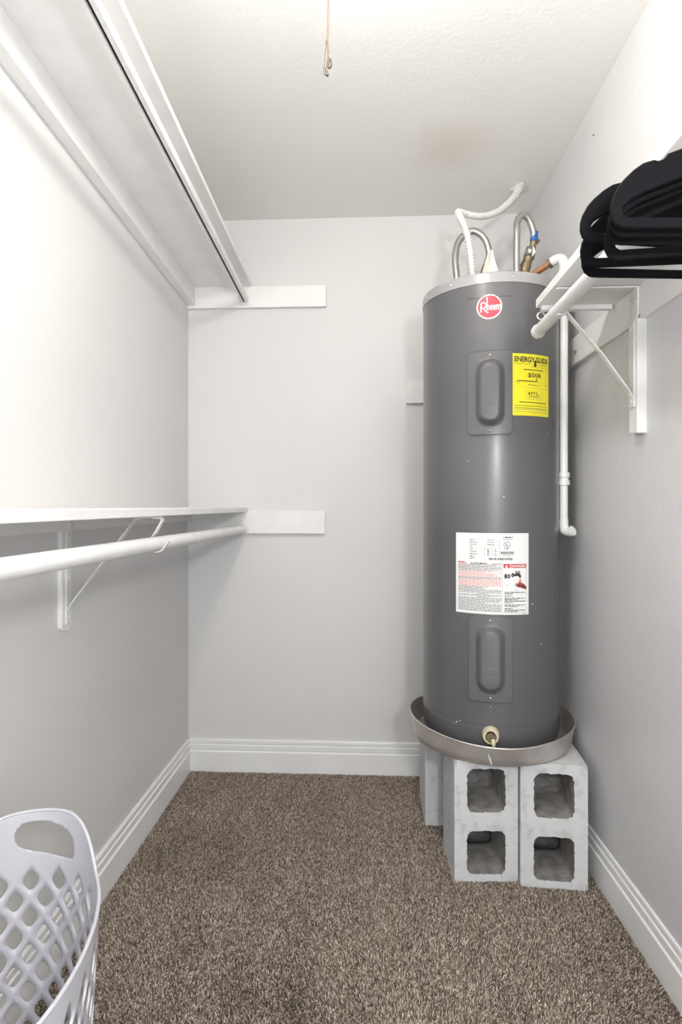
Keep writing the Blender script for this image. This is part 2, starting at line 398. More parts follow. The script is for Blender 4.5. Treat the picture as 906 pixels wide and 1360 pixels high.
def strip(mb, pts, w, th, axis='y', c=0):
    """flat metal strip following pts (x,z) in a plane of constant y, w wide along y"""
    P = [Vector((p[0], 0, p[1])) for p in pts]; m = len(P); a, b2 = [], []
    for i in range(m):
        t_ = (P[min(i + 1, m - 1)] - P[max(i - 1, 0)]).normalized(); nn = Vector((-t_.z, 0, t_.x)) * th / 2
        a.append(P[i] + nn); b2.append(P[i] - nn)
    vs = []
    for i in range(m):
        for q, yy in ((a[i], c - w / 2), (a[i], c + w / 2), (b2[i], c + w / 2), (b2[i], c - w / 2)): vs.append((q.x, yy, q.z))
    fs = [(i * 4 + k, i * 4 + (k + 1) % 4, (i + 1) * 4 + (k + 1) % 4, (i + 1) * 4 + k) for i in range(m - 1) for k in range(4)]
    fs += [(0, 1, 2, 3), tuple((m - 1) * 4 + k for k in (3, 2, 1, 0))]
    return mb.add(vs, fs)

by = 1.475
t = thing('shelf_bracket', (XL, by, 0.85), 'white metal shelf and rod bracket under the chest-high left shelf', 'bracket')
poly = [(XL, by - 0.028, 1.113), (XL, by + 0.022, 1.113), (XL, by + 0.022, 0.868), (XL, by + 0.008, 0.852), (XL, by - 0.016, 0.852), (XL, by - 0.028, 0.862)]
obj('backing_block', MB().extrude(poly, (0.012, 0, 0)), 'board', t, bevel=0.0015)
mb = MB(); strip(mb, [(XL + 0.0145, 0.868), (XL + 0.0145, 1.112), (XL + 0.021, 1.118), (XL + 0.021, 1.1495)], 0.026, 0.005, c=by)
mb2 = MB(); strip(mb2, [(XL + 0.02, 1.1475), (-0.66, 1.1475), (-0.538, 1.1475)], 0.022, 0.004, c=by); mb.add(mb2.v, mb2.f)
obj('upright', mb, 'metal_white', t, bevel=0.001, segs=1)
mb = MB(); strip(mb, [(XL + 0.017, 0.905), (XL + 0.022, 0.918), (-0.70, 1.020), (-0.618, 1.128), (-0.606, 1.142), (-0.590, 1.1455)], 0.019, 0.004, c=by)
obj('brace', mb, 'metal_white', t, bevel=0.001, segs=1)
hk = [(-0.560, 1.1455), (-0.540, 1.1445), (-0.5345, 1.136), (-0.545, 1.112)]
hk2 = [(-0.549 + 0.0215 * math.cos(R(a)), 1.0795 + 0.0215 * math.sin(R(a))) for a in range(130, 345, 12)] + [(-0.5235, 1.080), (-0.519, 1.086)]
mb = MB(); strip(mb, [(-0.560, 1.1455), (-0.540, 1.1455), (-0.535, 1.140), (-0.5535, 1.108), (-0.5628, 1.096)] + hk2, 0.016, 0.0035, c=by)
obj('rod_hook', mb, 'metal_white', t, bevel=0.0008, segs=1)
for zz in (0.885, 0.99, 1.13): obj('screw', MB().tube([(XL + 0.016, by, zz), (XL + (0.026 if zz > 1.1 else 0.0195), by, zz)], 0.0042, 12), 'metal_white', t)

# ------------------------------------------------------------------ shelving on the right
SY = 1.665
def rbx(x0, y0, y1, z0, z1, gap=0.0):
    return [(x0, y0, z0), (XR(y0, z0) - gap, y0, z0), (XR(y1, z0) - gap, y1, z0), (x0, y1, z0), (x0, y0, z1), (XR(y0, z1) - gap, y0, z1), (XR(y1, z1) - gap, y1, z1), (x0, y1, z1)]
board('closet_shelf', rbx(0.474, 0.05, SY, 1.740, 1.763), 'short white painted shelf on the right wall ending before the water heater', 'shelf')
def wallstrip(y0, y1, z0, z1, th):
    return [(XR(y0, z0) - th, y0, z0), (XR(y0, z0), y0, z0), (XR(y1, z0), y1, z0), (XR(y1, z0) - th, y1, z0),
            (XR(y0, z1) - th, y0, z1), (XR(y0, z1), y0, z1), (XR(y1, z1), y1, z1), (XR(y1, z1) - th, y1, z1)]
cl = board('wall_cleat', wallstrip(0.05, YB - 0.02, 1.650, 1.740, 0.020), 'long white cleat on the right wall under the short shelf', 'cleat')
ch = obj('paint_chip', MB().add([(0.683, 1.93, 1.688), (0.683, 1.965, 1.698), (0.683, 1.955, 1.676), (0.676, 1.945, 1.690)], [(0, 1, 2), (0, 1, 3), (1, 2, 3), (2, 0, 3)]), 'woodchip', cl)
ch['label'] = 'chip of bare brown wood'
board('wall_cleat', bx8(0.162, XR(YB, 1.6), YB - 0.020, YB, 1.622, 1.722), 'white board on the back wall mostly hidden by the water heater', 'cleat')
tag(obj('shelf_batten', MB().box(0.486, 0.679, SY - 0.020, SY - 0.001, 1.728, 1.741), 'board', bevel=0.0015), 'thin white batten under the far end of the short right shelf', 'batten')
RX, RZ = 0.494, 1.690
t = thing('closet_rod', (RX, 0.9, RZ), 'white painted closet rod under the short right shelf, black hangers on it', 'rod')
obj('pole', MB().tube([(RX + 0.003 * i / 20, 0.05 + (1.722 - 0.05) * i / 20, RZ) for i in range(21)], 0.0172, 28), 'rod', t, smooth=True, angle=0.8)
obj('end_cap', MB().tube([(RX + .003, 1.705, RZ), (RX + .003, 1.716, RZ), (RX + .003, 1.727, RZ)], [0.0178, 0.0205, 0.0198], 28), 'rod', t, smooth=True, angle=0.8)
by = 1.515
xw = XR(by, 1.5)
t = thing('shelf_bracket', (xw, by, 1.36), 'white shelf and rod bracket on a wooden block on the right wall', 'bracket')
poly = [(xw + 0.004, by - 0.024, 1.652), (xw + 0.004, by + 0.022, 1.652), (xw + 0.004, by + 0.022, 1.366), (xw + 0.004, by - 0.024, 1.362)]
obj('backing_block', MB().extrude(poly, (-0.038, 0, 0)), 'board', t, bevel=0.002)
mb = MB(); strip(mb, [(xw - 0.0360, 1.43), (xw - 0.0360, 1.640), (xw - 0.026, 1.668), (xw - 0.026, 1.737)], 0.028, 0.005, c=by)
mb2 = MB(); strip(mb2, [(xw - 0.025, 1.7365), (0.48, 1.7365)], 0.022, 0.004, c=by); mb.add(mb2.v, mb2.f)
obj('upright', mb, 'metal_white', t, bevel=0.001, segs=1)
mb = MB(); strip(mb, [(xw - 0.037, 1.452), (xw - 0.043, 1.468), (0.60, 1.565), (0.522, 1.659), (0.512, 1.671)], 0.017, 0.004, c=by)
obj('brace', mb, 'metal_white', t, bevel=0.001, segs=1)
hk2 = [(RX + 0.0205 * math.cos(R(a)), RZ + 0.0205 * math.sin(R(a))) for a in range(-40, -111, -10)]
mb = MB(); strip(mb, [(0.524, 1.658), (0.515, 1.667)] + hk2, 0.016, 0.0035, c=by)
obj('rod_hook', mb, 'metal_white', t, bevel=0.0008, segs=1)
for zz in (1.445, 1.70): obj('screw', MB().tube([(xw - 0.024, by, zz), (xw - (0.0305 if zz > 1.6 else 0.0405), by, zz)], 0.0042, 12), 'metal_white', t)
t = thing('screw_eye', (RX + 0.002, 1.652, 1.715), 'small white screw eye under the end of the right shelf', 'hook')
obj('ring', MB().tube([(RX + 0.002 + 0.0105 * math.cos(a * PI / 12), 1.690, 1.7255 + 0.010 * math.sin(a * PI / 12)) for a in range(24)] + [(RX + 0.0125, 1.690, 1.7255)], 0.0022, 8), 'metal_white', t, smooth=True)
obj('shank', MB().tube([(RX + 0.002, 1.690, 1.735), (RX + 0.002, 1.675, 1.738), (RX + 0.002, 1.655, 1.741)], 0.0022, 8), 'metal_white', t, smooth=True)

tag(obj('nail', MB().tube([(XR(1.832, 2.333) + .001, 1.832, 2.333), (XR(1.832, 2.333) - 0.003, 1.832, 2.332)], 0.0026, 10), 'nail'), 'tiny dark nail in the right wall near the ceiling', 'nail')

# ------------------------------------------------------------------ velvet hangers (origin at the hook's bearing point)
def hanger_half():
    # outer outline of the left half from the centre to the bar, (x,z) with bar underside at z = 0
    top = [(0, .140), (-.03, .131), (-.10, .104), (-.148, .0865), (-.151, .0815), (-.156, .0785), (-.161, .0785), (-.1635, .0795)]
    end = [(-.175, .0760), (-.186, .068), (-.197, .057), (-.2045, .047), (-.2105, .033), (-.212, .024), (-.2115, .014), (-.208, .006), (-.201, .001), (-.195, 0)]
    outer = top + end + [(-0.09, 0.0), (0.0, 0.0)]
    inner = [(0, .106), (-.03, .097), (-.10, .070), (-.15, .051), (-.175, .041), (-.188, .033), (-.195, .027), (-.198, .022), (-.1965, .0165), (-.192, .0135), (-.09, .0125), (0, .0125)]
    return outer, inner
def resample(P, n):
    L = [0]
    for a, b in zip(P, P[1:]): L.append(L[-1] + math.dist(a, b))
    out = []
    for i in range(n + 1):
        s = L[-1] * i / n
        k = max(j for j in range(len(L)) if L[j] <= s + 1e-12); k = min(k, len(P) - 2)
        f = (s - L[k]) / max(1e-9, L[k + 1] - L[k]); f = min(1, max(0, f))
        out.append((P[k][0] + (P[k + 1][0] - P[k][0]) * f, P[k][1] + (P[k + 1][1] - P[k][1]) * f))
    return out
def make_hanger_body():
    o, i = hanger_half()
    # match by sections so that both rails run side by side
    n = 150
    O = resample(o, n); I = []
    ip = resample(i, 400)
    j = 0
    for q in O:      # nearest inner point, never running backwards
        best = min(range(j, min(len(ip), j + 60)), key=lambda k: math.dist(ip[k], q)); j = best; I.append(ip[best])
    I[0] = i[0]; I[-1] = i[-1]
    th = 0.0025; mb = MB()
    for sgn in (1, -1):
        vs = []
        for a, b_ in zip(O, I):
            mx = ((a[0] + b_[0]) / 2, (a[1] + b_[1]) / 2)
            sh = lambda p, k: (p[0] + (mx[0] - p[0]) * k, p[1] + (mx[1] - p[1]) * k)
            e = 0.0016 / max(0.004, math.dist(a, b_) / 2)
            for p, y in ((a, 0), (sh(a, e), -th), (sh(b_, e), -th), (b_, 0), (sh(b_, e), th), (sh(a, e), th)):
                vs.append((sgn * p[0], y, p[1]))
        m = 6
        fs = [(q * m + k, q * m + (k + 1) % m, (q + 1) * m + (k + 1) % m, (q + 1) * m + k) for q in range(n) for k in range(m)]
        mb.add(vs, fs)
    mb.v = [(x, y, z - 0.215) for x, y, z in mb.v]
    return mb
HLAB = 'black velvet hanger with notched shoulders bunched on the right closet rod'
hr = thing('clothes_hanger', (0, 0, 0), HLAB, 'hanger', 'black velvet hangers on the right rod')
hb = obj('velvet_body', make_hanger_body(), 'velvet', hr, smooth=True, angle=0.7)
hp = [(0, 0, -0.083), (0, 0, -0.052)] + [(0.0205 * math.sin(R(a)), 0, -0.0205 - 0.0205 * math.cos(R(a)) + 0.0) for a in range(0, 1)]
hp = smoothpath([(0, 0, -0.085), (0, 0, -0.060), (0.004, 0, -0.047), (0.0155, 0, -0.036), (0.0212, 0, -0.0195), (0.0165, 0, -0.0045), (0.0, 0, 0.0018), (-0.0165, 0, -0.0045), (-0.0208, 0, -0.019), (-0.0185, 0, -0.030)], 6)
hh = obj('hook', MB().tube(hp, 0.0018, 10), 'chrome', hr, smooth=True)
#        y on rod, yaw, roll (deg; + raises the left end), bar drop
HANG = [(0.681, 0, 1.2), (0.697, 1, 0.0), (0.711, 1, -1.0), (0.732, -1, -3.0), (0.745, 0, 4.7), (0.770, -4, 0.3), (0.829, 8, -1.3)]
HL = {0: 'black velvet hanger at the doorway end of the bunch on the right rod', 4: 'black velvet hanger riding up at its free end amid the bunch',
      6: 'black velvet hanger closest to the water heater, set apart from the bunch'}
for i, (yy, yaw, roll) in enumerate(HANG):
    if i == 0: o = hr
    else:
        o = hr.copy(); C.objects.link(o)
        for ch in (hb, hh):
            c2 = ch.copy(); C.objects.link(c2); c2.parent = o
    o['label'] = HL.get(i, 'black velvet hanger packed between others in the bunch on the right rod')
    o.location = (RX, yy, RZ + 0.0172 + 0.0005)
    o.rotation_euler = Matrix.Rotation(R(yaw), 3, 'Z').to_4x4().to_3x3().__matmul__(Matrix.Rotation(R(roll), 3, 'Y')).to_euler()

# ------------------------------------------------------------------ concrete blocks under the heater
def make_block():
    """local: x 0..W (face width), y 0..D depth, z 0..Hh; two cells running front to back"""
    W, D, Hh = 0.199, 0.192, 0.386
    outer, core = MB(), MB()
    NB = 64; RAD = 4; DEP = 7
    def cell(cz, hh, seed, flip):
        cw, chh, rr = 0.0600, 0.0675, 0.016
        sq, hl = [], []
        for k in range(NB):
            q = 2 * PI * (k + 0.5) / NB; c_, s_ = math.cos(q), math.sin(q)
            t_ = min((W / 2) / max(1e-9, abs(c_)), (hh / 2) / max(1e-9, abs(s_)))
            sq.append((W / 2 + c_ * t_, cz + s_ * t_))
            p = 7.0
            t2 = 1.0 / ((abs(c_) / cw) ** p + (abs(s_) / chh) ** p) ** (1 / p)
            hl.append((c_ * t2, s_ * t2))
        # snap outer samples to the corners
        for cx_, cz_ in ((0, cz - hh / 2), (W, cz - hh / 2), (0, cz + hh / 2), (W, cz + hh / 2)):
            k = min(range(NB), key=lambda k: (sq[k][0] - cx_) ** 2 + (sq[k][1] - cz_) ** 2); sq[k] = (cx_, cz_)
        for face_y in (0.0, D):
            vs, fs = [], []
            for j in range(RAD + 1):
                f = j / RAD
                for k in range(NB):
                    jit = 0.0036 * noise.noise(Vector((k * 0.9, seed * 7.1 + face_y * 50, 2.0))) if j == RAD else 0
                    hx, hz = hl[k]; g = 1 + jit / 0.06 * 1.2
                    x = sq[k][0] * (1 - f) + (W / 2 + hx * g) * f; z = sq[k][1] * (1 - f) + (cz + hz * g) * f
                    y = face_y
                    if 0 < j: y += (-1 if face_y == 0 else 1) * 0.0012 * noise.noise(Vector((x * 60, z * 60, seed)))
                    if j == RAD: y += (1 if face_y == 0 else -1) * 0.002 * abs(noise.noise(Vector((k * .7, seed, 5))))
                    vs.append((x, y, z))
            for j in range(RAD):
                for k in range(NB): fs.append((j * NB + k, j * NB + (k + 1) % NB, (j + 1) * NB + (k + 1) % NB, (j + 1) * NB + k))
            outer.add(vs, fs)
        vs, fs = [], []
        for j in range(DEP + 1):
            f = j / DEP
            for k in range(NB):
                hx, hz = hl[k]
                jit = 0.0036 * noise.noise(Vector((k * 0.9, seed * 7.1 + (0 if j < DEP else D) * 50, 2.0))) if j in (0, DEP) else 0.0015 * noise.noise(Vector((k * .5, j, seed)))
                g = (1 + jit / 0.06 * 1.2) * (1 - 0.10 * math.sin(PI * f * 0.5) + 0.10 * (1 if j == DEP else 0) * 1.0)
                vs.append((W / 2 + hx * g, 0.0005 + (D - 0.001) * f, cz + hz * g))
        for j in range(DEP):
            for k in range(NB): fs.append((j * NB + k, j * NB + (k + 1) % NB, (j + 1) * NB + (k + 1) % NB, (j + 1) * NB + k))
        fs.append(tuple((DEP - 1) * NB + k for k in range(NB)))      # the back of the cell is closed
        core.add(vs, fs)
    cell(Hh * 0.25, Hh * 0.5, 1, False); cell(Hh * 0.75, Hh * 0.5, 2, True)
    G = 10
    def side(fn):
        outer.grid(fn, G, 2 * G)
    side(lambda u, v: (0.0 + 0.0010 * noise.noise(Vector((u * 9, v * 18, 1))) * (0 < u < 1) * (0 < v < 1), D * u, Hh * v))
    side(lambda u, v: (W + 0.0010 * noise.noise(Vector((u * 9, v * 18, 4))) * (0 < u < 1) * (0 < v < 1), D * u, Hh * v))
    side(lambda u, v: (W * u, D * v, Hh)); side(lambda u, v: (W * u, D * v, 0.0))
    return outer, core
bo, bc = make_block()
BL = [((0.266, 1.812), (0.463, 1.822), 'white concrete block under the pan front, its side facing the open floor', None),
      ((0.4665, 1.800), (0.6655, 1.787), 'white concrete block under the pan front, beside the right wall', None),
      ((0.206, 2.125), (0.404, 2.128), 'solid concrete block standing behind the two hollow front blocks', None),
      ((0.450, 2.05), (0.649, 2.05), 'solid concrete block hidden under the pan by the back right corner', None)]
def solid_block():
    W, D, Hh = 0.199, 0.192, 0.386; mb = MB(); n1, n2 = 8, 16
    nz = lambda a, b, s: 0.0012 * noise.noise(Vector((a * 9, b * 18, s))) * (0 < a < 1) * (0 < b < 1)
    mb.grid(lambda u, v: (W * u, nz(u, v, 1), Hh * v), n1, n2); mb.grid(lambda u, v: (W * u, D + nz(u, v, 2), Hh * v), n1, n2)
    mb.grid(lambda u, v: (nz(u, v, 3), D * u, Hh * v), n1, n2); mb.grid(lambda u, v: (W + nz(u, v, 4), D * u, Hh * v), n1, n2)
    mb.grid(lambda u, v: (W * u, D * v, Hh), n1, n1); mb.grid(lambda u, v: (W * u, D * v, 0), n1, n1)
    return mb
b_o = b_c = b_s = None
for i, (p0, p1, lab, g) in enumerate(BL):
    r_ = thing('concrete_block', (p0[0], p0[1], 0.0), lab, 'block')
    ang = math.atan2(p1[1] - p0[1], p1[0] - p0[0])
    if i == 2: b_s = obj('solid_shell', solid_block(), 'block', r_, local=True, smooth=True, angle=0.5)
    elif i == 3:
        c2 = b_s.copy(); C.objects.link(c2); c2.parent = r_
    elif i == 0:
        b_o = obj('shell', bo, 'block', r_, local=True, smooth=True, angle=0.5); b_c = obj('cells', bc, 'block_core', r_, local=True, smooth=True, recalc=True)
    else:
        for q in (b_o, b_c):
            c2 = q.copy(); C.objects.link(c2); c2.parent = r_
    r_.rotation_euler = (0, 0, ang)

# ------------------------------------------------------------------ drain pan
TX, TY, TR = 0.420, 2.030, 0.229
PZ = 0.386
def panfn(r, z, q):
    k = sstep(PZ + 0.004, PZ + 0.068, z)
    dq = (q - R(236) + PI) % (2 * PI) - PI
    dent = math.exp(-(dq / 0.33) ** 2)
    r2 = r + k * (0.004 * math.sin(3 * q + 0.6) - 0.006 * dent)
    z2 = z + k * (0.0045 * math.sin(2 * q + 1.2) + 0.002 * math.sin(5 * q) - 0.006 * dent)
    return r2, z2
t = thing('drain_pan', (TX, TY, PZ), 'round dented aluminium drain pan under the grey water heater', 'pan')
prof = [(0.0, PZ), (0.15, PZ), (0.259, PZ), (0.263, PZ + 0.003), (0.268, PZ + 0.025), (0.272, PZ + 0.045), (0.276, PZ + 0.067),
        (0.2745, PZ + 0.067), (0.2705, PZ + 0.045), (0.2665, PZ + 0.025), (0.261, PZ + 0.005), (0.257, PZ + 0.002), (0.15, PZ + 0.002), (0.0, PZ + 0.002)]
obj('basin', MB().lathe(TX, TY, prof, 120, panfn), 'pan', t, smooth=True, angle=0.9)
rp = []
for k in range(121):
    q = 2 * PI * k / 120; rr, zz = panfn(0.276, PZ + 0.068, q); rp.append((TX + rr * math.cos(q), TY + rr * math.sin(q), zz))
obj('rolled_rim', MB().tube(rp, 0.0030, 10, caps=False), 'pan', t, smooth=True)
def pansurf(q, h, off=0.0008):
    r = np.interp(h, [0.003, 0.025, 0.045, 0.067], [0.263, 0.268, 0.272, 0.276]); rr, zz = panfn(r, PZ + h, q)
    return (TX + (rr + off) * math.cos(q), TY + (rr + off) * math.sin(q), zz)
q0 = R(-90 - 12.5)
mb = MB(); vs = []
for k in range(9):
    f = k / 8; wq = 0.003 + 0.009 * math.sin(PI * f) * (0.7 + 0.3 * math.sin(k * 2.1))
    vs += [pansurf(q0 + 0.035 * f - wq, 0.045 - 0.040 * f), pansurf(q0 + 0.035 * f + wq, 0.045 - 0.040 * f)]
mb.add(vs, [(2 * k, 2 * k + 1, 2 * k + 3, 2 * k + 2) for k in range(8)])
obj('paint_streak', mb, 'paper', t)['label'] = 'streak of white paint'

# ------------------------------------------------------------------ water heater
H0, H1 = 0.3885, 1.9045
heater = thing('water_heater', (TX, TY, H0), 'tall grey cylindrical electric water heater standing in the drain pan', 'water heater')
prof = [(0.0, H0), (0.190, H0), (0.206, H0 + 0.006), (0.218, H0 + 0.018), (0.2255, H0 + 0.034), (0.2282, H0 + 0.055), (TR, H0 + 0.08), (TR, 0.489), (TR - 0.0012, 0.490), (TR - 0.0012, 0.4925), (TR, 0.4935),
        (TR, 0.9), (TR, 1.3), (TR, 1.873), (TR - 0.002, 1.875), (0.0, 1.875)]
obj('tank_body', MB().lathe(TX, TY, prof, 160), 'tank', heater, smooth=True, angle=0.35)
prof = [(TR - 0.001, 1.868), (TR + 0.0022, 1.868), (TR + 0.0022, 1.896), (TR + 0.0008, 1.9005), (TR - 0.004, 1.9035), (TR - 0.012, H1), (0.12, H1 + 0.004), (0.0, H1 + 0.005)]
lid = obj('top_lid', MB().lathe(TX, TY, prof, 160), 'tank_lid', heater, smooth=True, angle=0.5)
def tk(a, z, off=0.0):     # a in degrees from the -Y direction, towards +X
    return (TX + (TR + off) * math.sin(R(a)), TY - (TR + off) * math.cos(R(a)), z)
def screw_at(a, z, off, r, parent, name='screw', m='screw'):
    mb = MB(); vs = []
    for rr, oo in ((r, off - 0.004), (r, off), (r * 0.7, off + 0.0016), (0.0004, off + 0.0022)):
        for k in range(12):
            q = 2 * PI * k / 12
            vs.append(tk(a + math.degrees(rr * math.cos(q) / TR), z + rr * math.sin(q), oo))
    mb.add(vs, [(j * 12 + k, j * 12 + (k + 1) % 12, (j + 1) * 12 + (k + 1) % 12, (j + 1) * 12 + k) for j in range(3) for k in range(12)])
    return obj(name, mb, m, parent, smooth=True)
for a in (-75, -43, 6, 50, 100, 150, 200, 250): screw_at(a, 1.883, 0.0022, 0.0038, lid)
# faint raised name panel around the logo
def wrapquad(mb, a0, z0, a1, z1, off, n=8):
    mb.grid(lambda u, v: tk(a0 + (a1 - a0) * u, z0 + (z1 - z0) * v, off), n, 1)
mb = MB()
def bead(mb, pts, r=0.0009):
    mb.tube(pts, r, 6)
bead(mb, [tk(-29.5 + 34 * i / 12, 1.8255, 0.0004) for i in range(13)])
obj('name_panel_edge', mb, 'tank', heater, smooth=True)

def access_panel(ac, zc, hw, hh):
    mb = MB(); NA, NR = 112, 40
    rr = 0.014; bz, br = 0.062, 0.0305
    def border(q):
        c_, s_ = math.cos(q), math.sin(q)
        t_ = min(hw / max(1e-9, abs(c_)), hh / max(1e-9, abs(s_)))
        x, z = c_ * t_, s_ * t_
        ix, iz = hw - rr, hh - rr
        if abs(x) > ix and abs(z) > iz:
            # hit the corner circle along the ray
            cx_, cz_ = math.copysign(ix, x), math.copysign(iz, z)
            B = c_ * cx_ + s_ * cz_; D_ = B * B - (cx_ * cx_ + cz_ * cz_ - rr * rr); t_ = B + math.sqrt(max(0, D_)); x, z = c_ * t_, s_ * t_
        return x, z
    def hgt(x, z):
        d = math.hypot(x, max(0, abs(z) - bz)) - br
        h = 0.0050 + 0.021 * (1 - sstep(-0.008, 0.0145, d))
        if d < -0.006 and -0.074 < z < -0.022:      # embossed lettering rows
            row = (z + 0.074) / 0.0075; rf = row - math.floor(row)
            if 0.25 < rf < 0.7: h += 0.0007 * (0.5 + 0.5 * (noise.noise(Vector((x * 260, math.floor(row) * 3.7, 0))) > -0.15))
        return h
    vs = []
    bord = [border(2 * PI * k / NA) for k in range(NA)]
    for j in range(NR + 1):
        f = j / NR
        for k in range(NA):
            x, z = bord[k][0] * f, bord[k][1] * f
            vs.append(tk(ac + math.degrees(x / TR), zc + z, hgt(x, z)))
    for s_, o_ in ((0.998, 0.0058), (1.006, 0.0050), (1.008, 0.0035), (1.008, -0.0015)):
        for k in range(NA): vs.append(tk(ac + math.degrees(bord[k][0] * s_ / TR), zc + bord[k][1] * s_, o_))
    m = NR + 5
    fs = [(j * NA + k, j * NA + (k + 1) % NA, (j + 1) * NA + (k + 1) % NA, (j + 1) * NA + k) for j in range(m - 1) for k in range(NA)]
    mb.add(vs, fs)
    p = obj('access_panel', mb, 'panel', heater, smooth=True, angle=1.0)
    for s_ in (-1, 1): screw_at(ac, zc + s_ * (hh - 0.013), 0.0055, 0.0042, p)
    return p
access_panel(-11.5, 1.5275, 0.0665, 0.1295)
access_panel(-11.2, 0.7030, 0.0660, 0.1320)
screw_at(-10.9, 0.556, 0.0, 0.0025, heater, 'rivet')
for a, z, r_ in ((-38, 0.492, 0.0035), (-35, 0.497, 0.0022), (-40, 0.486, 0.002), (22.5, 0.872, 0.0022), (31, 0.745, 0.0025), (30, 0.70, 0.0018), (-1, 1.205, 0.0022), (-29, 1.318, 0.0016), (39, 1.405, 0.0018), (40, 1.53, 0.0016)):
    mb = MB(); n_ = 7
    mb.add([tk(a + math.degrees(r_ * (0.5 + random.random()) * math.cos(2 * PI * k / n_) / TR), z + r_ * (0.4 + 0.6 * random.random()) * math.sin(2 * PI * k / n_), 0.0006) for k in range(n_)], [tuple(range(n_))])
    obj('paint_fleck', mb, 'paper', heater)

# ---- printing helpers
def text_mesh(s, bold=0.0):
    cu = bpy.data.curves.new('t', 'FONT'); cu.body = s; cu.size = 1.0; cu.offset = bold; cu.resolution_u = 4
    o = bpy.data.objects.new('t', cu); C.objects.link(o)
    dg = bpy.context.evaluated_depsgraph_get(); me = bpy.data.meshes.new_from_object(o.evaluated_get(dg))
    V = [tuple(v.co) for v in me.vertices]; F = [tuple(p.vertices) for p in me.polygons]
    bpy.data.objects.remove(o); bpy.data.curves.remove(cu); bpy.data.meshes.remove(me)
    xs = [v[0] for v in V]; ys = [v[1] for v in V]
    x0, x1, y0, y1 = min(xs), max(xs), min(ys), max(ys)
    return [((v[0] - x0) / (x1 - x0), (v[1] - y0) / (y1 - y0)) for v in V], F
class Label:
    """a sheet on the tank; fx, fy run 0..1 from its top left corner"""
    def __init__(s, a0, a1, z0, z1, base=0.0008): s.a0, s.a1, s.z0, s.z1, s.base = a0, a1, z0, z1, base; s.ink = {}
    def p(s, fx, fy, off=0.0005): return tk(s.a0 + (s.a1 - s.a0) * fx, s.z1 + (s.z0 - s.z1) * fy, s.base + off)
    def mb(s, k): return s.ink.setdefault(k, MB())
    def rect(s, k, x0, y0, x1, y1, off=0.0005):
        n_ = max(1, int(abs(x1 - x0) * 14)); s.mb(k).grid(lambda u, v: s.p(x0 + (x1 - x0) * u, y1 + (y0 - y1) * v, off), n_, 1)
    def text(s, k, body, x0, y0, x1, y1, off=0.0005, bold=0.0, shear=0.0):
        V, F = text_mesh(body, bold)
        s.mb(k).add([s.p(x0 + (x1 - x0) * v[0], y1 + (y0 - y1) * v[1], off) for v in V], F)
    def poly(s, k, pts, off=0.0005):
        s.mb(k).add([s.p(x, y, off) for x, y in pts], [tuple(range(len(pts)))])
    def words(s, k, x0, y0, x1, y1, off=0.0005):
        x = x0
        while x < x1 - 0.004:
            w_ = random.uniform(0.012, 0.05); e = min(x1, x + w_); s.rect(k, x, y0, e, y1, off); x = e + 0.008
    def build(s, name, m, parent, names):
        sheet = MB().grid(lambda u, v: s.p(u, 1 - v, 0.0), 28, 6)
        o = obj(name, sheet, m, parent, smooth=True)
        for k, b_ in s.ink.items(): obj(names.get(k, 'printing'), b_, k, o, smooth=False, recalc=False)['kind'] = 'stuff'
        return o
def ring(l, k, cx, cy, rx, ry, t_, off=0.0005, n=32, a=0.0, b=2 * PI):
    vs = []
    for i in range(n + 1):
        q = a + (b - a) * i / n
        vs += [l.p(cx + rx * math.cos(q), cy + ry * math.sin(q), off), l.p(cx + rx * t_ * math.cos(q), cy + ry * t_ * math.sin(q), off)]
    l.mb(k).add(vs, [(2 * i, 2 * i + 1, 2 * i + 3, 2 * i + 2) for i in range(n)])
def disc(l, k, cx, cy, rx, ry, off=0.0005, n=24):
    l.poly(k, [(cx + rx * math.cos(2 * PI * i / n), cy + ry * math.sin(2 * PI * i / n)) for i in range(n)], off)

# logo: red disc with white ring and white lettering
lg_c, lg_z, lg_r = -12.0, 1.794, 0.0385
lg_n = 48
def lgp(x, z, off): return tk(lg_c + math.degrees(x / TR), lg_z + z, off)
def lgdisc(r_, off):
    mb = MB(); vs = [lgp(0, 0, off)]
    for j in (0.33, 0.66, 1.0):
        vs += [lgp(r_ * j * math.cos(2 * PI * k / lg_n), r_ * j * math.sin(2 * PI * k / lg_n), off) for k in range(lg_n)]
    fs = [(0, 1 + k, 1 + (k + 1) % lg_n) for k in range(lg_n)]
    for j in range(2): fs += [(1 + j * lg_n + k, 1 + (j + 1) * lg_n + k, 1 + (j + 1) * lg_n + (k + 1) % lg_n, 1 + j * lg_n + (k + 1) % lg_n) for k in range(lg_n)]
    return mb.add(vs, fs)
lgo = obj('logo_sticker', lgdisc(lg_r, 0.0008), 'paper', heater, smooth=True)
lgo['label'] = 'round red maker badge with white lettering'
obj('red_field', lgdisc(lg_r * 0.90, 0.0013), 'logo_red', lgo, smooth=True)
mb = MB()
def lgtext(s, x0, z0, x1, z1, bold=0.0):
    V, F = text_mesh(s, bold); mb.add([lgp(x0 + (x1 - x0) * v[0], z0 + (z1 - z0) * v[1], 0.0018) for v in V], F)
def stroke(pts, w_):
    vs = []
    for i, p in enumerate(pts):
        a_ = Vector(pts[max(0, i - 1)]); b_ = Vector(pts[min(len(pts) - 1, i + 1)]); d = (b_ - a_).normalized(); n_ = Vector((-d.y, d.x)) * w_ / 2
        vs += [lgp(p[0] + n_.x, p[1] + n_.y, 0.0018), lgp(p[0] - n_.x, p[1] - n_.y, 0.0018)]
    mb.add(vs, [(2 * i, 2 * i + 1, 2 * i + 3, 2 * i + 2) for i in range(len(pts) - 1)])
stroke([(-0.0245, 0.012), (-0.0245, -0.016)], 0.0034)
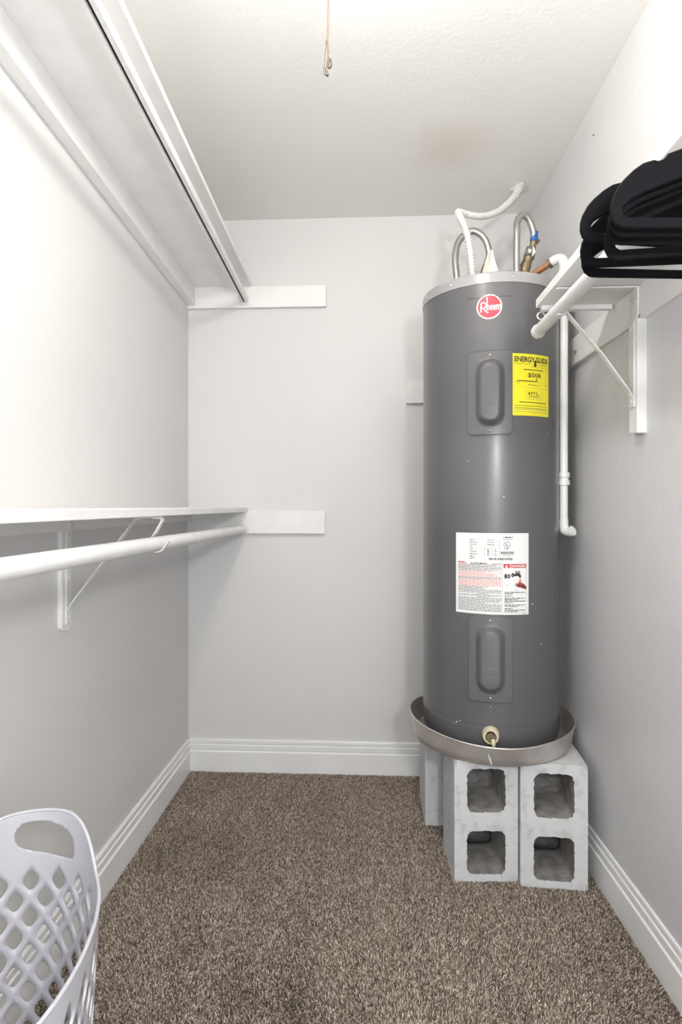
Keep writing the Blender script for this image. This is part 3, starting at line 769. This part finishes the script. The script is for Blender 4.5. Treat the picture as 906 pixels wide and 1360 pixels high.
stroke([(-0.0245 + 0.0005, 0.0125)] + [(-0.018 + 0.0085 * math.sin(R(a)), 0.005 + 0.0085 * math.cos(R(a))) for a in range(-10, 200, 15)] + [(-0.023, -0.003)], 0.0030)
stroke([(-0.0185, -0.003), (-0.012, -0.012), (-0.003, -0.020)], 0.0032)
stroke([(-0.0065, 0.030), (-0.0065, -0.0115)], 0.0030)
stroke([(-0.0065, 0.001), (-0.004, 0.004), (-0.0015, 0.0035), (-0.0005, 0.0), (-0.0005, -0.0115)], 0.0028)
lgtext('eem', 0.0025, -0.0118, 0.0335, 0.0050, 0.015)
obj('lettering', mb, 'paper', lgo, recalc=False)

# yellow energy label
l = Label(5.1, 39.8, 1.4565, 1.6480)
K = 'ink'
l.text(K, 'ENERGY', 0.055, 0.045, 0.56, 0.135, bold=0.032); l.text(K, 'GUIDE', 0.585, 0.045, 0.95, 0.135, bold=0.032)
l.rect(K, 0.545, 0.10, 0.595, 0.175); l.poly(K, [(0.515, 0.170), (0.625, 0.170), (0.57, 0.212)])
l.words(K, 0.04, 0.160, 0.45, 0.166); l.words(K, 0.70, 0.160, 0.92, 0.166)
for yy in (0.205, 0.455, 0.545): l.rect('ink_grey', 0.03, yy, 0.97, yy + 0.0022)
l.words(K, 0.27, 0.248, 0.80, 0.262); l.text(K, '$508', 0.38, 0.305, 0.73, 0.385, bold=0.012)
l.rect(K, 0.11, 0.432, 0.62, 0.444); l.rect(K, 0.605, 0.405, 0.622, 0.444); l.poly(K, [(0.590, 0.410), (0.637, 0.410), (0.6135, 0.385)])
l.words(K, 0.10, 0.466, 0.18, 0.474); l.words(K, 0.38, 0.495, 0.70, 0.504); l.words(K, 0.86, 0.490, 0.93, 0.500)
ring(l, 'ink_grey', 0.55, 0.65, 0.0, 0.0, 1.0, n=3)
for (a_, b_, c_, d_) in ((0.32, 0.595, 0.78, 0.597), (0.32, 0.735, 0.78, 0.737), (0.32, 0.595, 0.324, 0.737), (0.776, 0.595, 0.78, 0.737)): l.rect('ink_grey', a_, b_, c_, d_)
l.text(K, '4773', 0.37, 0.615, 0.63, 0.668, bold=0.012); l.words(K, 0.645, 0.655, 0.70, 0.664); l.words(K, 0.40, 0.682, 0.70, 0.692); l.words('ink_grey', 0.36, 0.712, 0.74, 0.718)
l.words(K, 0.17, 0.775, 0.90, 0.789)
for yy in (0.835, 0.873, 0.895, 0.930): l.words(K if yy in (0.835, 0.873) else 'ink_grey', 0.06, yy, 0.92, yy + 0.008)
l.build('energy_label', 'yellow', heater, {'ink': 'printing', 'ink_grey': 'fine_printing'})['label'] = 'yellow energy rating label'

# white warning label
l = Label(-38.5, 18.8, 0.8415, 1.0930)
fx = lambda x: (x - 85) / 720.0
fy = lambda y: (y - 90) / 815.0
def lr(k, x0, y0, x1, y1): l.rect(k, fx(x0), fy(y0), fx(x1), fy(y1))
def lw(k, x0, y0, x1, y1): l.words(k, fx(x0), fy(y0), fx(x1), fy(y1))
for yy in range(148, 330, 24): lr('ink_grey', 222, yy, 515, yy + 1.6); lw('ink_grey', 230, yy + 7, random.choice((262, 280, 300)), yy + 14)
for xx, ya in ((372, 225), (440, 225), (513, 148)): lr('ink_grey', xx, ya, xx + 2, 325)
for yy in (155, 179, 203): lw('ink_grey', 400, yy, 465, yy + 8)
for yy in range(250, 320, 19): lw('ink', 398, yy, 418, yy + 9); lw('ink_grey', 468, yy, 486, yy + 8)
for yy in (335, 347): lw('ink_grey', 228, yy, 290, yy + 5)
lw('ink', 550, 126, 640, 138); lw('ink_grey', 545, 150, 632, 156)
ring(l, 'ink', fx(585), fy(205), 31 / 720, 31 / 815, 0.86); l.text('ink', 'U', fx(570), fy(188), fx(586), fy(212), bold=0.02); l.text('ink', 'L', fx(584), fy(198), fx(598), fy(222), bold=0.02)
lw('ink_grey', 560, 242, 612, 250); lr('ink_grey', 525, 274, 650, 302)
l.text('paper', 'certified', fx(535), fy(279), fx(640), fy(297), off=0.0009)
lw('ink_grey', 548, 312, 625, 318)
xx = 414
while xx < 630:
    w_ = random.choice((3, 5, 8)); lr('ink', xx, 336, xx + w_, 360); xx += w_ + random.choice((3, 5))
lw('ink_red', 112, 382, 195, 396); lw('ink', 240, 390, 400, 400); lw('ink_pink', 448, 392, 538, 402)
yy = 404
while yy < 866:
    k = 'ink_pink' if (472 < yy < 528 or 552 < yy < 626) else 'ink_grey'
    xa_ = 300 if (690 < yy < 760 and int(yy / 11) % 3 == 0) else 112
    lw(k, xa_, yy, 532 if random.random() < 0.7 else random.randint(330, 520), yy + 5.2); yy += 10.2
lw('ink_grey', 112, 872, 330, 877); lw('ink_grey', 340, 872, 532, 878)
for a_, b_, c_, d_ in ((540, 390, 542, 885), (778, 390, 780, 885), (540, 884, 780, 886)): lr('ink_grey', a_, b_, c_, d_)
lr('ink_red', 552, 397, 778, 437); l.text('paper', 'DANGER', fx(612), fy(405), fx(772), fy(430), off=0.0009, bold=0.02)
l.poly('paper', [(fx(565), fy(431)), (fx(595), fy(431)), (fx(580), fy(405))], off=0.0009)
for cx_, cy_, a_, b_ in ((572, 520, 12, 26), (602, 520, 16, 22), (640, 508, 14, 22)):
    ring(l, 'ink', fx(cx_), fy(cy_), a_ / 720, b_ / 815, 0.35, n=18)
disc(l, 'ink', fx(572), fy(520), 9 / 720, 22 / 815)
l.poly('ink', [(fx(x), fy(y)) for x, y in ((640, 500), (700, 492), (722, 505), (724, 535), (704, 535), (698, 518), (640, 520))])
for cx_ in (676, 704): ring(l, 'ink', fx(cx_), fy(482), 13 / 720, 15 / 815, 0.4, n=16)
for (x0, y0, x1, y1) in ((575, 605, 775, 540), (575, 605, 690, 662)):
    dx, dy = x1 - x0, y1 - y0; L_ = math.hypot(dx, dy); nx_, ny_ = -dy / L_ * 1.3, dx / L_ * 1.3
    l.poly('ink_grey', [(fx(x0 + nx_), fy(y0 + ny_)), (fx(x1 + nx_), fy(y1 + ny_)), (fx(x1 - nx_), fy(y1 - ny_)), (fx(x0 - nx_), fy(y0 - ny_))])
l.poly('ink_skin', [(fx(x), fy(y)) for x, y in ((778, 655), (778, 622), (752, 598), (728, 585), (700, 580), (690, 587), (705, 596), (672, 592), (660, 600), (690, 608), (664, 612), (663, 620), (694, 620), (682, 634), (712, 630), (735, 640))])
l.poly('ink_red', [(fx(x), fy(y)) for x, y in ((700, 582), (726, 586), (740, 600), (728, 612), (706, 598))], off=0.0008)
l.poly('ink_pink', [(fx(x), fy(y)) for x, y in ((705, 548), (722, 545), (735, 585), (700, 580))])
yy = 677
while yy < 880:
    lw('ink', 562, yy, random.choice((765, 760, 690, 640)), yy + 8); yy += random.choice((15, 15, 22))
lw('ink_grey', 745, 890, 775, 895)
l.build('warning_label', 'paper', heater, {'ink': 'printing', 'ink_grey': 'fine_printing', 'ink_red': 'red_printing', 'ink_pink': 'light_red_printing', 'ink_skin': 'hand_drawing', 'paper': 'white_lettering'})['label'] = 'white rating and danger label'

# drain valve near the foot
va, vz = -10.9, 0.470
d = Vector((math.sin(R(va)), -math.cos(R(va)), 0)); bp = Vector((TX, TY, vz)) + d * (TR - 0.004)
side = Vector((math.cos(R(va)), math.sin(R(va)), 0)); up = Vector((0, 0, 1))
def axlathe(mb, prof, n=32):
    vs = []
    for r_, x in prof:
        for k in range(n):
            q = 2 * PI * k / n; vs.append(bp + d * x + side * r_ * math.cos(q) + up * r_ * math.sin(q))
    m_ = len(prof)
    return mb.add(vs, [(i * n + k, i * n + (k + 1) % n, (i + 1) * n + (k + 1) % n, (i + 1) * n + k) for i in range(m_ - 1) for k in range(n)])
dv = obj('drain_valve', axlathe(MB(), [(0.0265, 0.0), (0.0265, 0.010), (0.025, 0.020), (0.022, 0.026), (0.018, 0.026), (0.0165, 0.018), (0.0165, 0.008), (0.0, 0.008)]), 'ivory', heater, smooth=True, angle=0.7)
obj('nozzle', axlathe(MB(), [(0.0125, 0.008), (0.0125, 0.030), (0.0105, 0.033), (0.007, 0.033), (0.006, 0.022), (0.0, 0.022)]), 'brass', dv, smooth=True, angle=0.7)
obj('stem', MB().tube([bp + d * 0.028 + side * 0.006 - up * 0.004, bp + d * 0.032 + side * 0.008 - up * 0.018, bp + d * 0.032 + side * 0.008 - up * 0.030], 0.006, 12), 'ivory', dv, smooth=True)

# ------------------------------------------------------------------ pipes and hoses on top
def hose(path, r, label, group=None, foot=None, tip=None):
    P = smoothpath(path, 10)
    t = thing('braided_hose', path[0], label, 'hose', group)
    obj('braid', MB().tube(P, r, 18), 'steel', t, smooth=True, angle=1.0)
    p0, p1 = Vector(path[0]), Vector(P[3])
    obj('ferrule', MB().tube([p0 - Vector((0, 0, 0.004)), p0 + Vector((0, 0, 0.030)), p0 + Vector((0, 0, 0.034))], [r * 1.25, r * 1.25, r * 1.05], 18), 'screw', t, smooth=True, angle=0.7)
    return t
hy = 2.08
t = hose([(0.318, 2.08, 1.907), (0.314, 2.08, 1.99), (0.310, 2.09, 2.07), (0.326, 2.10, 2.135), (0.372, 2.10, 2.168), (0.416, 2.105, 2.143), (0.434, 2.11, 2.09), (0.425, 2.12, 2.045)], 0.0120,
         'left braided steel hose looped over the water heater, with a cream tag')
obj('brass_fitting', MB().tube([(0.426, 2.12, 2.05), (0.415, 2.12, 2.01), (0.400, 2.12, 1.975), (0.393, 2.12, 1.907)], [0.013, 0.015, 0.013, 0.013], 18), 'brass', t, smooth=True)
mb = MB().extrude([(0.402, 2.075, 2.005), (0.427, 2.075, 2.090), (0.441, 2.085, 2.092), (0.425, 2.08, 2.0)], (0, 0.0012, 0))
obj('cream_tag', mb, 'tag', t)
mb = MB().extrude([(0.421, 2.072, 2.00), (0.438, 2.080, 2.094), (0.462, 2.080, 2.010), (0.458, 2.075, 1.99)], (0, 0.0012, 0))
obj('white_tag', mb, 'paper', t)
t = hose([(0.529, 2.08, 1.907), (0.526, 2.08, 1.99), (0.525, 2.08, 2.07), (0.526, 2.08, 2.15), (0.529, 2.085, 2.19), (0.548, 2.09, 2.217), (0.574, 2.10, 2.203), (0.592, 2.11, 2.165), (0.594, 2.115, 2.145)], 0.0120,
         'right braided steel hose looped over the water heater, wrapped with blue tape')
obj('blue_band', MB().tube([(0.5965, 2.113, 2.166), (0.5955, 2.116, 2.134)], 0.0136, 18), 'blue', t, smooth=True, angle=0.7)
obj('fitting', MB().tube(smoothpath([(0.5955, 2.116, 2.136), (0.590, 2.12, 2.11), (0.580, 2.125, 2.08), (0.568, 2.13, 2.045), (0.560, 2.13, 2.00), (0.556, 2.13, 1.907)], 4),
    [0.0125, 0.0115, 0.011, 0.0115, 0.0125, 0.0145, 0.017, 0.0195, 0.020, 0.018, 0.0175, 0.020, 0.021, 0.0205, 0.019, 0.019, 0.018, 0.018, 0.018, 0.018, 0.018][:21], 18), 'brass', t, smooth=True)
obj('valve_lever', MB().extrude([(0.600, 2.11, 2.128), (0.604, 2.11, 2.146), (0.618, 2.115, 2.138), (0.606, 2.115, 2.124)], (0.003, 0.010, 0)), 'brass', t, bevel=0.001)
obj('wrap_band', MB().tube([(0.583, 2.110, 2.108), (0.577, 2.112, 2.080)], [0.016, 0.019], 14), 'steel', t, smooth=True)
obj('white_tag', MB().extrude([(0.578, 2.095, 2.098), (0.588, 2.095, 2.108), (0.596, 2.095, 2.086), (0.584, 2.095, 2.070)], (0, 0.001, 0)), 'paper', t)

# ribbed conduit from the heater to the ceiling
cp = smoothpath([(0.358, 2.0, 1.905), (0.356, 2.0, 1.96), (0.347, 2.0, 2.055), (0.334, 2.005, 2.125), (0.318, 2.03, 2.185), (0.318, 2.07, 2.222), (0.348, 2.11, 2.236), (0.395, 2.14, 2.241), (0.440, 2.18, 2.262), (0.490, 2.23, 2.300), (0.535, 2.27, 2.348), (0.572, 2.30, 2.395), (0.585, 2.31, 2.415)], 40)
L_ = [0]
for a, b_ in zip(cp, cp[1:]): L_.append(L_[-1] + (b_ - a).length)
NS = int(L_[-1] / 0.0016); PP, RR = [], []; j = 0
for i in range(NS + 1):
    s_ = L_[-1] * i / NS
    while j < len(L_) - 2 and L_[j + 1] < s_: j += 1
    PP.append(cp[j].lerp(cp[j + 1], (s_ - L_[j]) / max(1e-9, L_[j + 1] - L_[j])))
    RR.append(0.0108 + 0.0018 * math.sin(2 * PI * s_ / 0.012))
t = thing('electrical_conduit', (0.358, 2.0, 1.905), 'white ribbed flexible conduit bending from the water heater to the ceiling', 'conduit')
obj('ribbed_tube', MB().tube(PP, RR, 16), 'conduit', t, smooth=True)
obj('tank_fitting', MB().tube([(0.358, 2.0, 1.903), (0.358, 2.0, 1.925)], 0.016, 18), 'screw', t, smooth=True, angle=0.7)
obj('ceiling_fitting', MB().tube([(0.576, 2.303, 2.400), (0.584, 2.309, 2.413), (0.592, 2.316, 2.428), (0.596, 2.320, 2.441)], [0.0150, 0.0155, 0.0170, 0.0170], 18), 'conduit', t, smooth=True, angle=0.7)
mb = MB().lathe(0.598, 2.322, [(0.0, 2.4405), (0.034, 2.4405), (0.030, 2.434), (0.018, 2.430), (0.0, 2.430)], 24, lambda r, z, q: (r * (1 + 0.22 * math.sin(3 * q) + 0.1 * math.sin(7 * q)), z))
obj('caulk_patch', mb, 'conduit', t, smooth=True)

# copper relief pipe and PVC drain
t = thing('relief_pipe', (0.632, 1.945, 1.09), 'copper stub and white plastic drain pipe beside the water heater', 'pipe')
obj('copper_stub', MB().tube([(0.520, 2.045, 1.945), (0.530, 2.035, 1.955), (0.606, 1.965, 1.990)], 0.0112, 18), 'copper', t, smooth=True, angle=0.9)
obj('brass_collar', MB().tube([(0.603, 1.968, 1.9885), (0.6115, 1.960, 1.9925)], 0.0162, 20), 'brass', t, smooth=True, angle=0.7)
obj('elbow', MB().tube(smoothpath([(0.610, 1.961, 1.992), (0.624, 1.951, 1.997), (0.637, 1.943, 1.994), (0.643, 1.938, 1.978), (0.643, 1.937, 1.950)], 6), 0.0160, 20), 'pvc', t, smooth=True, angle=0.9)
obj('drain_pipe', MB().tube([(0.643, 1.937, 1.955), (0.6425, 1.937, 1.6), (0.642, 1.937, 1.12)], 0.0133, 24), 'pvc', t, smooth=True, angle=0.9)
un = obj('union', MB().tube([(0.642, 1.937, z) for z in (1.288, 1.287, 1.272, 1.271, 1.262, 1.261, 1.246, 1.245)], [0.0150, 0.0192, 0.0192, 0.0158, 0.0158, 0.0192, 0.0192, 0.0150], 24), 'pvc', t, smooth=True, angle=0.5)
obj('elbow', MB().tube(smoothpath([(0.642, 1.937, 1.135), (0.642, 1.937, 1.112), (0.645, 1.934, 1.098), (0.656, 1.922, 1.093), (0.664, 1.912, 1.097)], 6), [0.0152] * 20 + [0.0165] * 5, 20), 'pvc', t, smooth=True, angle=0.9)

# ------------------------------------------------------------------ laundry basket
def basket():
    bcx, bcy, ba, bb = -0.588, 0.838, 0.163, 0.268; ca, sa = math.cos(R(12)), math.sin(R(12))
    n_ = 2.06; NSAMP = 720
    base = []
    for k in range(NSAMP + 1):
        q = 2 * PI * k / NSAMP; c_, s_ = math.cos(q), math.sin(q)
        base.append((math.copysign(abs(c_) ** (2 / n_), c_) * ba, math.copysign(abs(s_) ** (2 / n_), s_) * bb))
    L = [0]
    for a, b_ in zip(base, base[1:]): L.append(L[-1] + math.dist(a, b_))
    P = L[-1]
    def plan(u):
        s = (u % P); k = int(np.searchsorted(L, s, 'right')) - 1; k = min(max(k, 0), NSAMP - 1)
        f = (s - L[k]) / max(1e-9, L[k + 1] - L[k])
        return (base[k][0] + (base[k + 1][0] - base[k][0]) * f, base[k][1] + (base[k + 1][1] - base[k][1]) * f)
    def rimz(u):
        x, y = plan(u); return 0.510 + 0.070 * sstep(0.55, 0.97, abs(y) / bb)
    def pt(u, z):
        x, y = plan(u); f = z / 0.55
        k = 0.80 + 0.20 * f ** 0.8 if f > 0 else 0.80
        return (bcx + (x * ca - y * sa) * k, bcy + (x * sa + y * ca) * k, z)
    mb = MB()
    NU = 25; W_ = P / NU; zb, zt = 0.080, 0.485; NV = 6; HH = (zt - zb) / NV
    def rhomb(uc, zc, top=True, bot=True):
        K = 5; outer, inner = [], []
        cor = [(W_ / 2, 0), (0, HH / 2), (-W_ / 2, 0), (0, -HH / 2)]
        for c_ in range(4):
            a, b_ = cor[c_], cor[(c_ + 1) % 4]
            for k in range(K):
                f = k / K; outer.append((a[0] + (b_[0] - a[0]) * f, a[1] + (b_[1] - a[1]) * f))
        for (x, z) in outer:
            r_ = math.hypot(x / (W_ / 2), z / (HH / 2)); q = math.atan2(z / (HH / 2), x / (W_ / 2))
            c_, s_ = abs(math.cos(q)), abs(math.sin(q)); t_ = 0.58 / ((c_ ** 1.25 + s_ ** 1.25) ** (1 / 1.25)); t_ = min(t_, 0.52)
            inner.append((math.cos(q) * t_ * W_ / 2, math.sin(q) * t_ * HH / 2))
        N = len(outer)
        mb.add([pt(uc + x, zc + z) for x, z in outer] + [pt(uc + x, zc + z) for x, z in inner], [(k, (k + 1) % N, N + (k + 1) % N, N + k) for k in range(N)])
    for i in range(NU):
        for j in range(NV):
            rhomb((i + 0.5) * W_, zb + (j + 0.5) * HH)
            if j < NV - 1: rhomb(i * W_, zb + (j + 1) * HH)
        # half tiles closing top and bottom
        for zc, sg in ((zb, 1), (zt, -1)):
            K = 5
            for k in range(K):
                f0, f1 = k / K, (k + 1) / K
                for s_ in (-1, 1):
                    mb.add([pt(i * W_ + s_ * W_ / 2 * f0, zc), pt(i * W_ + s_ * W_ / 2 * f1, zc), pt(i * W_ + s_ * W_ / 2 * f1, zc + sg * HH / 2 * (1 - f1)), pt(i * W_ + s_ * W_ / 2 * f0, zc + sg * HH / 2 * (1 - f0))], [(0, 1, 2, 3)])
    # solid foot band and floor
    NN = NU * 10
    mb.grid(lambda u, v: pt(P * u, 0.004 + (zb - 0.004) * v), NN, 3, close_u=True)
    ring_ = [pt(P * k / NN, 0.004) for k in range(NN)]
    mb.add(ring_ + [(bcx, bcy, 0.004)], [(k, (k + 1) % NN, NN) for k in range(NN)])
    # top band; a handle slot cut into each long end
    far, near = P * 0.25 - 0.018, P * 0.75 - 0.018; NT = 16; sw, sh, szc = 0.062, 0.026, 0.524
    def slot(u, z):
        for uc in (far, near):
            du = (u - uc + P / 2) % P - P / 2
            dz = z - szc - 0.22 * du - (0.008 * (1 - min(1, (du / sw) ** 2)) if z > szc else 0.0)
            if abs(du) < sw * 1.5: return uc, du, dz, ((abs(du) / sw) ** 2.8 + (abs(dz) / sh) ** 2.8) ** (1 / 2.8)
        return None
    G = [[(P * k / NN, zt + (rimz(P * k / NN) - zt) * j / NT) for k in range(NN)] for j in range(NT + 1)]
    ins = [[(lambda q: q is not None and q[3] < 1)(slot(*G[j][k])) for k in range(NN)] for j in range(NT + 1)]
    vs = []
    for j in range(NT + 1):
        for k in range(NN):
            u, z = G[j][k]
            if ins[j][k]:
                uc, du, dz, val = slot(u, z); val = max(val, 0.2); sc = 1 / val
                nb = [(jj, kk) for jj in (j - 1, j, j + 1) for kk in (k - 1, k, k + 1) if 0 <= jj <= NT]
                if any(not ins[jj][kk % NN] for jj, kk in nb): u = uc + du * sc; z = z + dz * (sc - 1)
            vs.append(pt(u, z))
    fs = []
    for j in range(NT):
        for k in range(NN):
            q = [(j, k), (j, (k + 1) % NN), (j + 1, (k + 1) % NN), (j + 1, k)]
            if not all(ins[a][b] for a, b in q): fs.append(tuple(a * NN + b for a, b in q))
    mb.add(vs, fs)
    t = thing('laundry_basket', (bcx, bcy, 0.0), 'tall white plastic laundry basket with diamond holes and a slotted handle', 'basket')
    o = obj('body', mb, 'basket', t, smooth=False)
    bm = bmesh.new(); bm.from_mesh(o.data); bmesh.ops.remove_doubles(bm, verts=bm.verts, dist=2e-4); bmesh.ops.recalc_face_normals(bm, faces=bm.faces)
    for f in bm.faces: f.smooth = True
    bm.to_mesh(o.data); bm.free()
    sd = o.modifiers.new('thickness', 'SOLIDIFY'); sd.thickness = 0.0032; sd.offset = 0
    obj('rim', MB().tube([pt(P * k / 300, rimz(P * k / 300)) for k in range(301)], 0.0033, 10, caps=False), 'basket', t, smooth=True)
basket()
